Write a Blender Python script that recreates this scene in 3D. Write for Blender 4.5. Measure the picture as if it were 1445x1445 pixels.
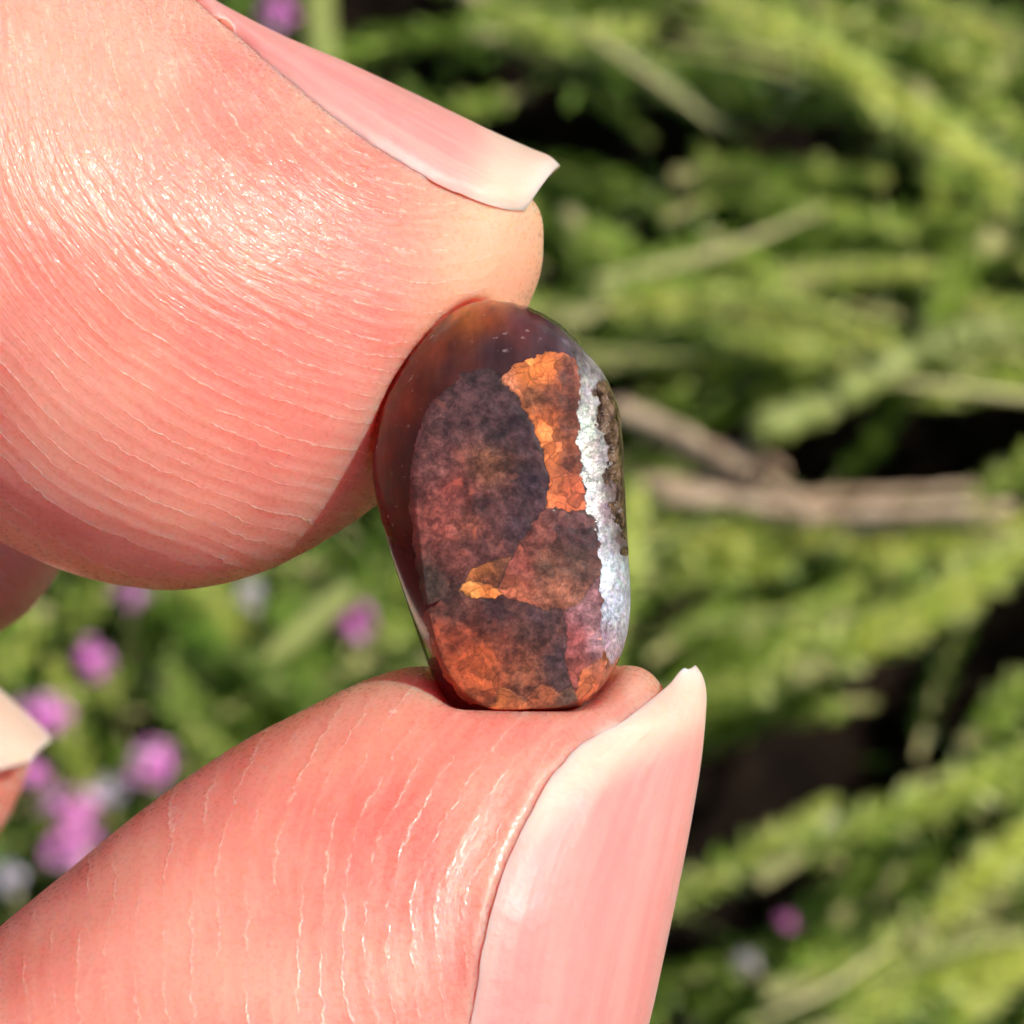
import bpy, math, random
import numpy as np
from mathutils.bvhtree import BVHTree
from mathutils import Matrix, Vector

for o in list(bpy.data.objects): bpy.data.objects.remove(o)
scene = bpy.context.scene
COL = scene.collection
R = math.radians

# ------------------------------------------------------------------ camera
PITCH = R(55)
DIST = 90.0                       # mm from lens to the stone
PXMM = 1445 / 24.0                # photograph pixels per mm at the stone
GROUND = 450.0                    # mm along the view axis to the ground
RIGHT = Vector((1, 0, 0))
UP = Vector((0, math.sin(PITCH), math.cos(PITCH)))
BACK = Vector((0, -math.cos(PITCH), math.sin(PITCH)))
CAM = Vector((0, 0, GROUND * .001 * math.sin(PITCH)))
STAGE = CAM - BACK * DIST * .001
STAGE_M = Matrix(((RIGHT.x, UP.x, BACK.x, STAGE.x), (RIGHT.y, UP.y, BACK.y, STAGE.y),
                  (RIGHT.z, UP.z, BACK.z, STAGE.z), (0, 0, 0, 1)))
cam_d = bpy.data.cameras.new('camera')
cam = bpy.data.objects.new('camera', cam_d); COL.objects.link(cam)
cam.matrix_world = Matrix.Translation(CAM) @ STAGE_M.to_3x3().to_4x4()
cam_d.sensor_width = 7.0; cam_d.lens = 7.0 * DIST / 24.0
cam_d.clip_start = .005; cam_d.clip_end = 20
cam_d.dof.use_dof = True; cam_d.dof.focus_distance = (DIST - 1.0) * .001
cam_d.dof.aperture_fstop = cam_d.lens / 0.85
scene.camera = cam

# ------------------------------------------------------------------ sky, sun, exposure
SUN_STAGE = Vector((.53, .41, .74)).normalized()
SUN = (RIGHT * SUN_STAGE.x + UP * SUN_STAGE.y + BACK * SUN_STAGE.z).normalized()
world = bpy.data.worlds.new('World'); scene.world = world; world.use_nodes = True
wn = world.node_tree.nodes; bg = wn['Background']
sky = wn.new('ShaderNodeTexSky'); sky.sky_type = 'NISHITA'; sky.sun_disc = False
sky.sun_elevation = math.asin(SUN.z); sky.sun_rotation = math.atan2(SUN.x, SUN.y)
world.node_tree.links.new(sky.outputs[0], bg.inputs[0]); bg.inputs[1].default_value = .11
sd = bpy.data.lights.new('sun', 'SUN'); sd.energy = 4.8; sd.angle = R(.53); sd.color = (1, .935, .84)
sun = bpy.data.objects.new('sun', sd); COL.objects.link(sun)
sun.rotation_euler = SUN.to_track_quat('Z', 'Y').to_euler(); sun.location = (0, 0, 2)
vs = scene.view_settings
vs.view_transform = 'Standard'; vs.look = 'None'; vs.exposure = 0.0; vs.gamma = 1; vs.use_curve_mapping = False
cy = scene.cycles
cy.max_bounces = 5; cy.diffuse_bounces = 3; cy.glossy_bounces = 2; cy.transmission_bounces = 3; cy.transparent_max_bounces = 4
cy.use_light_tree = False; cy.caustics_reflective = False; cy.caustics_refractive = False
cy.use_adaptive_sampling = True; cy.adaptive_threshold = .06; cy.adaptive_min_samples = 12

# ------------------------------------------------------------------ helpers
def P(px, py, w=0.0):
    """photograph pixel at depth w (mm towards the lens) -> stage mm"""
    k = (DIST - w) / DIST / PXMM
    return np.array([(px - 722.5) * k, -(py - 722.5) * k, w])
def ground_at(px, py, h):
    """point h mm above the ground that lies under a photograph pixel, world metres"""
    d = RIGHT * ((px - 722.5) / PXMM) - UP * ((py - 722.5) / PXMM) - BACK * DIST
    return CAM + d * ((h * .001 - CAM.z) / d.z)
def lin(r, g, b):
    f = lambda c: (c / 255 / 12.92) if c <= 10 else ((c / 255 + .055) / 1.055) ** 2.4
    return (f(r), f(g), f(b), 1)
def mesh_obj(name, verts, faces, mats, parent=None, matrix=None, smooth=True, midx=None):
    me = bpy.data.meshes.new(name)
    me.from_pydata(np.asarray(verts).tolist(), [], [list(map(int, f)) for f in faces])
    for m in (mats if isinstance(mats, (list, tuple)) else [mats]): me.materials.append(m)
    if smooth: me.polygons.foreach_set('use_smooth', [True] * len(me.polygons))
    if midx is not None: me.polygons.foreach_set('material_index', midx)
    me.update()
    o = bpy.data.objects.new(name, me); COL.objects.link(o)
    if parent is not None: o.parent = parent
    if matrix is not None: o.matrix_local = matrix
    return o
def fattr(o, name, vals):
    a = o.data.attributes.new(name, 'FLOAT', 'POINT'); a.data.foreach_set('value', np.asarray(vals, dtype=np.float32))
def cattr(o, name, vals):
    a = o.data.attributes.new(name, 'FLOAT_COLOR', 'POINT')
    v = np.ones((len(vals), 4), dtype=np.float32); v[:, :3] = np.asarray(vals)[:, :3]
    a.data.foreach_set('color', v.ravel())
def tag(o, label, cat, group=None):
    o['label'] = label; o['category'] = cat
    if group: o['group'] = group
def spline(pts, n=12, closed=True):
    p = np.asarray(pts, float); N = len(p); out = []
    for i in range(N if closed else N - 1):
        if closed: a, b, c, d = p[i - 1], p[i], p[(i + 1) % N], p[(i + 2) % N]
        else: a, b, c, d = p[max(i - 1, 0)], p[i], p[i + 1], p[min(i + 2, N - 1)]
        for t in np.arange(n) / n:
            out.append(.5 * (2 * b + (c - a) * t + (2 * a - 5 * b + 4 * c - d) * t * t + (3 * b - a - 3 * c + d) * t ** 3))
    if not closed: out.append(p[-1])
    return np.array(out)
def poly_sd(x, y, poly):
    """signed distance to a closed polygon, positive inside"""
    sh = x.shape; x = x.ravel(); y = y.ravel()
    best = np.full(x.shape, 1e18); ins = np.zeros(x.shape, bool)
    a = poly; b = np.roll(poly, -1, 0)
    for (ax, ay), (bx, by) in zip(a, b):
        ex, ey = bx - ax, by - ay; l2 = ex * ex + ey * ey
        if l2 < 1e-14: continue
        t = np.clip(((x - ax) * ex + (y - ay) * ey) / l2, 0, 1)
        best = np.minimum(best, (x - ax - t * ex) ** 2 + (y - ay - t * ey) ** 2)
        if ay != by:
            ins ^= ((ay > y) != (by > y)) & (x < ex * (y - ay) / ey + ax)
    d = np.sqrt(best)
    return np.where(ins, d, -d).reshape(sh)
_rs = np.random.RandomState(7); _tab = _rs.rand(64, 64, 64)
def noise(x, y, z, f=1.0):
    x = np.asarray(x) * f + 100.3; y = np.asarray(y) * f + 57.1; z = np.asarray(z) * f + 31.7
    xi, yi, zi = np.floor(x).astype(int), np.floor(y).astype(int), np.floor(z).astype(int)
    s = lambda t: t * t * (3 - 2 * t)
    fx, fy, fz = s(x - xi), s(y - yi), s(z - zi)
    g = lambda i, j, k: _tab[(xi + i) % 64, (yi + j) % 64, (zi + k) % 64]
    c = 0
    for i in (0, 1):
        for j in (0, 1):
            for k in (0, 1):
                c = c + g(i, j, k) * (fx if i else 1 - fx) * (fy if j else 1 - fy) * (fz if k else 1 - fz)
    return c - .5
def sstep(a, b, x):
    t = np.clip((np.asarray(x, float) - a) / (b - a), 0, 1); return t * t * (3 - 2 * t)

# ------------------------------------------------------------------ node helper
class NT:
    def __init__(s, name):
        s.m = bpy.data.materials.new(name); s.m.use_nodes = True
        s.t = s.m.node_tree; s.n = s.t.nodes; s.b = s.n['Principled BSDF']; s.out = s.n['Material Output']
    def node(s, typ, **kw):
        n = s.n.new(typ)
        for k, v in kw.items(): setattr(n, k, v)
        return n
    def put(s, sock, v):
        if isinstance(v, bpy.types.NodeSocket): s.t.links.new(v, sock)
        else: sock.default_value = v
    def attr(s, name, col=False):
        n = s.node('ShaderNodeAttribute', attribute_name=name); return n.outputs['Color' if col else 'Fac']
    def obj(s): return s.node('ShaderNodeTexCoord').outputs['Object']
    def math(s, op, a, b=0.0, c=None, clamp=False):
        n = s.node('ShaderNodeMath', operation=op, use_clamp=clamp); s.put(n.inputs[0], a); s.put(n.inputs[1], b)
        if c is not None: s.put(n.inputs[2], c)
        return n.outputs[0]
    def noise(s, scale, detail=3, rough=.55, vec=None, dist=0.0):
        n = s.node('ShaderNodeTexNoise'); s.put(n.inputs['Vector'], vec if vec is not None else s.obj())
        n.inputs['Scale'].default_value = scale; n.inputs['Detail'].default_value = detail
        n.inputs['Roughness'].default_value = rough; n.inputs['Distortion'].default_value = dist
        return n.outputs['Fac']
    def voro(s, scale, feature='F1', out='Distance', vec=None, rnd=1.0):
        n = s.node('ShaderNodeTexVoronoi', feature=feature); s.put(n.inputs['Vector'], vec if vec is not None else s.obj())
        n.inputs['Scale'].default_value = scale; n.inputs['Randomness'].default_value = rnd
        return n.outputs[out]
    def ramp(s, x, a, b, lo=0.0, hi=1.0):
        n = s.node('ShaderNodeMapRange', interpolation_type='SMOOTHSTEP'); s.put(n.inputs[0], x)
        for i, v in enumerate((a, b, lo, hi)): s.put(n.inputs[i + 1], v)
        return n.outputs[0]
    def mix(s, f, a, b, mode='MIX'):
        n = s.node('ShaderNodeMix', data_type='RGBA', blend_type=mode)
        s.put(n.inputs[0], f); s.put(n.inputs[6], a); s.put(n.inputs[7], b); return n.outputs[2]
    def bump(s, h, dist, strength=1.0, normal=None):
        n = s.node('ShaderNodeBump'); n.inputs['Strength'].default_value = strength; n.inputs['Distance'].default_value = dist
        s.put(n.inputs['Height'], h)
        if normal is not None: s.put(n.inputs['Normal'], normal)
        return n.outputs[0]
    def set(s, **kw):
        for k, v in kw.items(): s.put(s.b.inputs[k.replace('_', ' ')], v)
        return s
    def vec_scale(s, v):
        n = s.node('ShaderNodeMapping'); s.put(n.inputs['Vector'], s.obj()); n.inputs['Scale'].default_value = v; return n.outputs[0]

# ------------------------------------------------------------------ materials
def skin_material():
    k = NT('skin')
    rc = k.attr('ridge_uv', True)
    sep = k.node('ShaderNodeSeparateXYZ'); k.put(sep.inputs[0], rc)
    n1 = k.noise(2600, 2, .6); fine = k.noise(8000, 2, .65)
    ph = k.math('ADD', sep.outputs[0], k.math('MULTIPLY_ADD', n1, .55, -.27))
    tri = k.math('PINGPONG', ph, .5)                              # 0 in the furrow, .5 on the crest
    mask = k.attr('ridge_amount'); grain = k.attr('grain')
    dash = k.noise(1.0, 2, .6, vec=rc)                            # breaks each ridge into dashes
    mp = k.node('ShaderNodeMapping'); k.put(mp.inputs['Vector'], rc); mp.inputs['Scale'].default_value = (1.9, .62, 1)
    streak = k.noise(1.0, 3, .65, vec=mp.outputs[0])              # irregular furrows that follow the ridges
    mp2 = k.node('ShaderNodeMapping'); k.put(mp2.inputs['Vector'], rc); mp2.inputs['Rotation'].default_value = (0, 0, 1.15); mp2.inputs['Scale'].default_value = (2.1, .75, 1)
    cross = k.noise(1.0, 2, .6, vec=mp2.outputs[0])               # finer creases that cross them
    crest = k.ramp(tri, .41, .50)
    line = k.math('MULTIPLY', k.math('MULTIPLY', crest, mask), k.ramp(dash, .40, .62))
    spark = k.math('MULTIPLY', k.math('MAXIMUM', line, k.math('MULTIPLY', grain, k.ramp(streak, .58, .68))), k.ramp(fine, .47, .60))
    c = k.mix(k.attr('mottle'), (.76, .20, .155, 1), (.90, .345, .272, 1))
    c = k.mix(k.math('MULTIPLY', k.attr('ruddy'), .45), c, (.80, .185, .14, 1))
    c = k.mix(k.attr('sallow'), c, (.93, .44, .30, 1))
    c = k.mix(k.attr('blanch'), c, (.93, .44, .275, 1))
    c = k.mix(k.math('MULTIPLY', k.ramp(streak, .42, .64), .18), c, (.97, .52, .40, 1))
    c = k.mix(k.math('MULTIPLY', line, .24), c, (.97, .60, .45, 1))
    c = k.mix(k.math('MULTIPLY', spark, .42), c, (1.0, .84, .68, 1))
    h = k.math('MULTIPLY', k.math('MULTIPLY', k.ramp(tri, .05, .45), mask), .22)
    h = k.math('ADD', h, k.math('MULTIPLY', line, .38))
    g = k.math('ADD', k.math('MULTIPLY', fine, .55), k.math('ADD', k.math('MULTIPLY', n1, .30), k.math('ADD', k.math('MULTIPLY', streak, 2.3), k.math('MULTIPLY', cross, 1.3))))
    h = k.math('ADD', h, k.math('MULTIPLY', g, grain))
    k.set(Base_Color=c, Roughness=k.ramp(fine, .38, .62, .24, .48), IOR=1.42, Normal=k.bump(h, .00004, .95))
    k.b.inputs['Specular IOR Level'].default_value = .6
    k.b.inputs['Subsurface Weight'].default_value = 1.0
    k.b.inputs['Subsurface Radius'].default_value = (1.0, .20, .10)
    k.b.inputs['Subsurface Scale'].default_value = .0030
    return k.m
def nail_material():
    k = NT('nail')
    free = k.attr('free')          # 1 on the free edge, 0 over the nail bed
    n = k.noise(450, 3, .6)
    st = k.noise(420, 3, .6, vec=k.attr('along', True))
    bed = k.mix(k.ramp(st, .3, .7), (.80, .27, .245, 1), (.87, .36, .315, 1))
    c = k.mix(k.ramp(k.math('ADD', free, k.math('MULTIPLY_ADD', n, .5, -.25)), .1, .9), bed, (.80, .52, .40, 1))
    c = k.mix(k.attr('rimcol'), c, (.86, .64, .56, 1))
    h = k.math('ADD', k.math('MULTIPLY', st, 2.2), k.noise(2600, 2, .6))
    k.set(Base_Color=c, Roughness=k.ramp(n, .3, .7, .36, .5), IOR=1.45, Normal=k.bump(h, .00004, .6))
    k.b.inputs['Subsurface Weight'].default_value = 1.0
    k.b.inputs['Subsurface Radius'].default_value = (1.0, .6, .45)
    k.b.inputs['Subsurface Scale'].default_value = .0007
    return k.m
def grey(k, v):
    g = k.node('ShaderNodeCombineColor')
    for i in range(3): k.put(g.inputs[i], v)
    return g.outputs[0]
def face_material():
    k = NT('mineral_face')
    n1 = k.noise(1300, 5, .72); n2 = k.noise(6000, 3, .7)
    wv = k.node('ShaderNodeVectorMath', operation='MULTIPLY_ADD'); nn = k.node('ShaderNodeTexNoise'); k.put(nn.inputs[0], k.obj()); nn.inputs['Scale'].default_value = 2200
    k.put(wv.inputs[0], nn.outputs['Color']); wv.inputs[1].default_value = (.0005,) * 3; k.put(wv.inputs[2], k.obj()); warped = wv.outputs[0]
    cellc = k.voro(3300, 'F1', 'Color', vec=warped); cr = k.voro(1500, 'DISTANCE_TO_EDGE', vec=warped); cr2 = k.voro(3300, 'DISTANCE_TO_EDGE', vec=warped)
    s1 = k.node('ShaderNodeSeparateColor'); k.put(s1.inputs[0], cellc)
    tint = k.attr('tint', True); edge = k.attr('edge')
    amt = k.math('MULTIPLY', k.ramp(n1, .3, .7, .36, 1.42), k.ramp(n2, .32, .68, .60, 1.34))
    amt = k.math('MULTIPLY', amt, k.math('MULTIPLY_ADD', s1.outputs[0], .55, .72))
    st_ = k.node('ShaderNodeSeparateColor'); k.put(st_.inputs[0], tint); fire = k.ramp(st_.outputs[0], .28, .62)       # bright cells in the fiery parts
    s3 = k.node('ShaderNodeSeparateColor'); k.put(s3.inputs[0], k.voro(2900, 'F1', 'Color', vec=warped))
    cells = k.math('MULTIPLY', k.math('MULTIPLY', k.math('MULTIPLY_ADD', s3.outputs[0], .95, .45), k.ramp(n1, .3, .7, .72, 1.25)), k.ramp(k.voro(2900, 'DISTANCE_TO_EDGE', vec=warped), 0, .10, .62, 1.0))
    cells = k.math('MULTIPLY', cells, k.ramp(n2, .3, .7, .8, 1.2))
    mxf = k.node('ShaderNodeMix', data_type='FLOAT'); k.put(mxf.inputs[0], fire); k.put(mxf.inputs[2], k.math('MULTIPLY', amt, .80)); k.put(mxf.inputs[3], cells); amt = mxf.outputs[0]
    c = k.mix(1.0, tint, grey(k, amt), 'MULTIPLY')
    rim = k.math('MULTIPLY', k.math('SUBTRACT', 1.0, k.ramp(cr2, .0, .10)), k.ramp(n1, .42, .58))      # cell walls inside the stone
    c = k.mix(k.math('MULTIPLY', rim, .30), c, (.045, .018, .014, 1))
    glow = k.math('MULTIPLY', k.ramp(cr, .10, .30), k.ramp(s1.outputs[1], .72, .95))
    c = k.mix(k.math('MULTIPLY', glow, .38), c, k.mix(1.0, tint, (2.6, 2.1, 1.6, 1), 'MULTIPLY'))
    c = k.mix(k.math('MULTIPLY', k.math('SUBTRACT', 1.0, edge), .75), c, (.035, .016, .014, 1))
    h = k.math('ADD', n1, k.math('ADD', k.math('MULTIPLY', n2, .5), k.math('MULTIPLY', s1.outputs[0], .3)))
    k.set(Base_Color=c, Roughness=k.ramp(n2, .3, .7, .45, .7), IOR=1.45, Normal=k.bump(h, .00003, .4))
    k.b.inputs['Coat Weight'].default_value = .25; k.b.inputs['Coat Roughness'].default_value = .04; k.b.inputs['Specular IOR Level'].default_value = .2
    k.b.inputs['Subsurface Weight'].default_value = .35
    k.b.inputs['Subsurface Radius'].default_value = (1, .4, .2); k.b.inputs['Subsurface Scale'].default_value = .0002
    return k.m
def chip_material():
    k = NT('chipped_glass'); n1 = k.noise(2200, 4, .7); n2 = k.voro(3200, 'F1')
    k.set(Base_Color=k.mix(k.ramp(n1, .35, .65), (.030, .014, .010, 1), (.20, .12, .07, 1)), Roughness=.22, IOR=1.46, Normal=k.bump(k.math('ADD', n1, k.math('MULTIPLY', n2, .7)), .00025, .9))
    return k.m
def body_material():
    k = NT('polished_stone')
    n1 = k.noise(420, 4, .6, dist=.6); n2 = k.noise(2600, 4, .65)
    str_ = k.noise(700, 4, .6, vec=k.vec_scale((2.2, .35, 1)))
    tint = k.attr('tint', True)
    amt = k.math('MULTIPLY', k.ramp(n1, .3, .7, .5, 1.15), k.ramp(str_, .3, .7, .65, 1.2))
    g = k.node('ShaderNodeCombineColor')
    for i in range(3): k.put(g.inputs[i], amt)
    c = k.mix(1.0, tint, g.outputs[0], 'MULTIPLY')
    scr = k.math('MULTIPLY', k.ramp(k.noise(5200, 2, .5), .64, .72), k.ramp(k.noise(900, 2), .5, .6))
    c = k.mix(k.math('MULTIPLY', scr, .5), c, (.35, .26, .24, 1))
    k.set(Base_Color=c, Roughness=k.math('MULTIPLY_ADD', scr, .3, .10), IOR=1.40, Normal=k.bump(n2, .000012, .5))
    k.b.inputs['Specular IOR Level'].default_value = .32
    k.b.inputs['Subsurface Weight'].default_value = .6
    k.b.inputs['Subsurface Radius'].default_value = (1, .25, .1); k.b.inputs['Subsurface Scale'].default_value = .0008
    return k.m
def silver_glare_material():
    k = NT('rough_iridescent_bevel')
    n1 = k.noise(1700, 5, .75); n2 = k.noise(7500, 3, .7)
    hue = k.node('ShaderNodeTexNoise'); k.put(hue.inputs['Vector'], k.obj()); hue.inputs['Scale'].default_value = 5200
    hs = k.node('ShaderNodeHueSaturation'); hs.inputs['Saturation'].default_value = .5; k.put(hs.inputs['Color'], hue.outputs['Color'])
    c = k.mix(.45, k.attr('tint', True), hs.outputs[0], 'OVERLAY')
    c = k.mix(1.0, c, grey(k, k.math('MULTIPLY', k.ramp(n1, .34, .66, .65, 1.4), k.ramp(n2, .3, .7, .65, 1.35))), 'MULTIPLY')
    str_ = k.noise(1300, 3, .6, vec=k.vec_scale((.4, 1.8, 1)))
    h = k.math('ADD', k.math('MULTIPLY', n1, .7), k.math('ADD', k.math('MULTIPLY', n2, 1.2), k.math('MULTIPLY', str_, .9)))
    k.set(Base_Color=c, Metallic=.3, Roughness=k.ramp(n2, .3, .7, .34, .52), IOR=1.55, Normal=k.bump(h, .00005, .6))
    return k.m
def leaf_material(name, dark, mid, light, trans=.35):
    k = NT(name)
    tone = k.attr('tone')
    rnd = k.node('ShaderNodeObjectInfo').outputs['Random']
    t = k.math('ADD', tone, k.math('MULTIPLY_ADD', rnd, .5, -.25), clamp=True)
    c = k.mix(k.ramp(t, 0, .55), dark, mid); c = k.mix(k.ramp(t, .5, 1.0), c, light)
    k.set(Base_Color=c, Roughness=.38); k.b.inputs['Specular IOR Level'].default_value = .45
    tr = k.node('ShaderNodeBsdfTranslucent'); k.put(tr.inputs[0], k.mix(1.0, c, (1.25, 1.2, .6, 1), 'MULTIPLY'))
    mx = k.node('ShaderNodeMixShader'); mx.inputs[0].default_value = trans
    k.t.links.new(k.b.outputs[0], mx.inputs[1]); k.t.links.new(tr.outputs[0], mx.inputs[2]); k.t.links.new(mx.outputs[0], k.out.inputs[0])
    return k.m
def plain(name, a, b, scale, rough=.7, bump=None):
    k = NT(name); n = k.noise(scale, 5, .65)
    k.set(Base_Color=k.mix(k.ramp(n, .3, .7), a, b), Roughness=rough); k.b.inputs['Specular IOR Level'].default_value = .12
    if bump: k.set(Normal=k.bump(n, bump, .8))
    return k.m
M_skin, M_nail, M_chip, M_face, M_body, M_silver_glare = skin_material(), nail_material(), chip_material(), face_material(), body_material(), silver_glare_material()
M_leaf = leaf_material('heather_leaf', (.05, .10, .012, 1), (.36, .53, .08, 1), (.86, .90, .36, 1), .42)
M_leafg = leaf_material('green_leaf', (.05, .11, .012, 1), (.24, .40, .06, 1), (.64, .70, .17, 1), .35)
M_petal = leaf_material('pink_petal', (.70, .16, .64, 1), (.90, .32, .84, 1), (.97, .62, .93, 1), .35)
M_pale = leaf_material('lavender_petal', (.42, .38, .50, 1), (.62, .56, .66, 1), (.8, .74, .8, 1), .3)
M_blade = leaf_material('grass_leaf', (.22, .27, .05, 1), (.36, .41, .11, 1), (.58, .58, .24, 1), .3)
M_straw = leaf_material('straw_stem', (.16, .20, .04, 1), (.40, .40, .12, 1), (.66, .56, .30, 1), .15)
M_stem = plain('green_stem', (.26, .28, .09, 1), (.52, .45, .22, 1), 300)
M_twig = plain('dead_twig_bark', (.28, .18, .11, 1), (.62, .46, .31, 1), 300, .8, .0004)
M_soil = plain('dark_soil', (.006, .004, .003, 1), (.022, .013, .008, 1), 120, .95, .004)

# ------------------------------------------------------------------ ground
gv, gf = [], []
N = 110
xs = np.concatenate([np.linspace(-4, -.3, 12), np.linspace(-.25, .25, N), np.linspace(.3, 4, 12)])
ys = np.concatenate([np.linspace(-4, -.05, 12), np.linspace(0, .5, N), np.linspace(.55, 5, 12)])
X, Y = np.meshgrid(xs, ys)
Z = .010 * noise(X, Y, 0 * X, 45) + .006 * noise(X, Y, 0 * X + 3, 140) - .004
DARK = [(540, 50, 90, 70), (730, 175, 110, 60), (890, 200, 110, 50), (1120, 240, 110, 40), (1290, 620, 210, 70), (1370, 930, 150, 110), (1030, 1250, 115, 180), (1130, 1060, 110, 80), (1270, 1230, 90, 40), (960, 830, 90, 40), (1060, 530, 80, 40), (880, 560, 60, 40), (230, 910, 50, 45), (1230, 1010, 60, 40), (980, 1390, 60, 80), (1000, 620, 130, 45)]
for a_, b_, c_, d_ in DARK:               # pits added to the soil so the gaps between bushes fall into shade
    q = ground_at(a_, b_, 0); q1 = ground_at(a_ + c_, b_, 0); q2 = ground_at(a_, b_ - d_, 0)
    rr_ = ((X - q.x) / (q1.x - q.x + .004)) ** 2 + ((Y - q.y) / (q2.y - q.y + .004)) ** 2
    Z -= .045 * np.exp(-rr_ ** 2)
nx_, ny_ = len(xs), len(ys)
idx = np.arange(nx_ * ny_).reshape(ny_, nx_)
fq = np.stack([idx[:-1, :-1], idx[:-1, 1:], idx[1:, 1:], idx[1:, :-1]], -1).reshape(-1, 4)
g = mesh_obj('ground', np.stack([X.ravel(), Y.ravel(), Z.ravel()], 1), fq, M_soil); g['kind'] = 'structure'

# ================================================================== THE STONE
GIRDLE = spline([(683, 423), (722, 428), (762, 441), (800, 466), (835, 506), (862, 546), (876, 592), (880, 650), (883, 710),
                 (886, 770), (890, 840), (886, 892), (871, 938), (848, 973), (818, 997), (765, 1005), (700, 1006), (645, 1003),
                 (621, 975), (601, 930), (572, 845), (546, 765), (531, 705), (525, 655), (533, 600), (551, 548), (581, 500), (618, 458), (650, 432)], 10)
FACE = spline([(700, 502), (735, 488), (775, 490), (806, 508), (816, 540), (812, 600), (816, 650), (824, 705), (836, 755), (840, 800), (838, 850),
               (848, 900), (846, 945), (828, 978), (795, 996), (745, 1000), (695, 1000), (652, 974), (624, 932), (606, 870), (596, 800),
               (588, 730), (588, 660), (602, 598), (628, 550), (662, 520)], 10)
CEN = np.array([716., 735.])
def polar(poly, th):
    d = poly - CEN; a = np.arctan2(d[:, 1], d[:, 0]); r = np.hypot(d[:, 0], d[:, 1]); o = np.argsort(a)
    a, r = a[o], r[o]
    return np.interp(th, np.concatenate([a - 2 * np.pi, a, a + 2 * np.pi]), np.tile(r, 3))
ZONES = [  # name, polygon, colour points (px, py, r, g, b)
 ('dark_lobe_zone', [(655, 532), (690, 520), (715, 543), (735, 568), (752, 603), (768, 640), (773, 680), (771, 714), (752, 738), (736, 760), (722, 784), (692, 790),
   (664, 801), (650, 829), (628, 845), (600, 850), (580, 800), (575, 720), (575, 640), (605, 575)],
   [(690, 550, 78, 52, 54), (740, 600, 76, 52, 58), (755, 680, 74, 52, 60), (735, 740, 72, 50, 56), (640, 600, 92, 60, 60), (615, 660, 128, 78, 74),
    (640, 690, 150, 74, 66), (620, 740, 150, 78, 68), (665, 740, 150, 82, 66), (690, 655, 140, 88, 64), (685, 720, 96, 62, 62), (640, 790, 120, 66, 58), (605, 820, 92, 72, 62), (680, 770, 110, 66, 62), (700, 610, 80, 55, 58)]),
 ('orange_strip_zone', [(705, 540), (728, 517), (770, 500), (806, 505), (822, 530), (816, 560), (814, 600), (816, 640), (822, 690), (826, 717), (802, 723), (786, 716), (770, 719),
   (773, 680), (768, 640), (752, 603), (735, 568), (720, 548)],
   [(712, 540, 245, 150, 110), (745, 525, 250, 140, 70), (770, 520, 240, 128, 64), (800, 530, 130, 76, 66), (755, 560, 150, 90, 60), (780, 560, 140, 82, 64), (770, 610, 250, 140, 76),
    (785, 640, 235, 130, 74), (802, 570, 108, 60, 50), (800, 605, 112, 62, 50), (803, 650, 125, 66, 52), (780, 690, 235, 128, 78), (805, 690, 225, 112, 74), (775, 590, 190, 96, 54), (808, 640, 150, 80, 60)]),
 ('round_zone', [(770, 719), (786, 716), (802, 723), (826, 720), (838, 752), (846, 785), (842, 816), (826, 840), (800, 860), (772, 859), (742, 851), (716, 842), (706, 832),
   (713, 812), (722, 784), (736, 760), (752, 738)],
   [(800, 745, 105, 66, 66), (760, 755, 135, 76, 66), (735, 800, 170, 88, 76), (770, 800, 140, 92, 72), (815, 790, 120, 84, 72), (785, 840, 165, 100, 76), (720, 830, 210, 116, 84), (830, 760, 100, 64, 66)]),
 ('bright_pebble_zone', [(652, 833), (660, 822), (676, 823), (700, 830), (706, 838), (690, 846), (665, 843)],
   [(660, 832, 235, 150, 80), (690, 835, 240, 135, 70)]),
 ('amber_chip_zone', [(664, 801), (692, 790), (722, 784), (713, 812), (702, 829), (677, 822), (660, 820)],
   [(680, 805, 190, 112, 60), (710, 800, 120, 72, 52), (690, 820, 150, 84, 56)]),
 ('lower_zone', [(598, 872), (628, 847), (652, 836), (665, 844), (690, 848), (712, 842), (742, 852), (772, 860), (792, 860), (801, 882), (796, 930), (806, 968), (790, 978), (762, 964), (742, 984), (711, 970), (690, 995), (660, 990), (630, 955), (610, 915)],
   [(640, 860, 100, 62, 54), (700, 865, 88, 56, 56), (760, 870, 88, 60, 62), (785, 930, 80, 58, 62), (650, 905, 155, 70, 46), (680, 930, 195, 92, 50), (720, 915, 150, 78, 60), (650, 940, 170, 78, 44), (690, 960, 190, 94, 54), (740, 945, 165, 96, 68), (735, 975, 150, 86, 62), (790, 965, 84, 60, 58), (745, 890, 112, 72, 64)]),
 ('amber_wedge_zone', [(690, 995), (711, 970), (742, 984), (752, 1010), (680, 1012)], [(700, 985, 215, 120, 66), (730, 992, 180, 100, 62)]),
 ('brown_wedge_zone', [(742, 984), (762, 964), (790, 978), (806, 968), (816, 990), (800, 1010), (752, 1010)], [(770, 980, 175, 96, 62), (800, 985, 92, 68, 56)]),
 ('rose_zone', [(792, 860), (802, 858), (826, 840), (842, 816), (856, 850), (858, 900), (840, 932), (822, 946), (815, 975), (806, 968), (796, 930), (801, 882)],
   [(815, 900, 165, 86, 84), (835, 870, 140, 96, 100), (810, 945, 180, 96, 84), (845, 900, 170, 130, 136)]),
 ('amber_foot_zone', [(815, 975), (822, 946), (840, 932), (864, 936), (850, 970), (822, 998), (810, 992)], [(830, 960, 220, 120, 76), (845, 950, 190, 110, 84)]),
]
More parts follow.
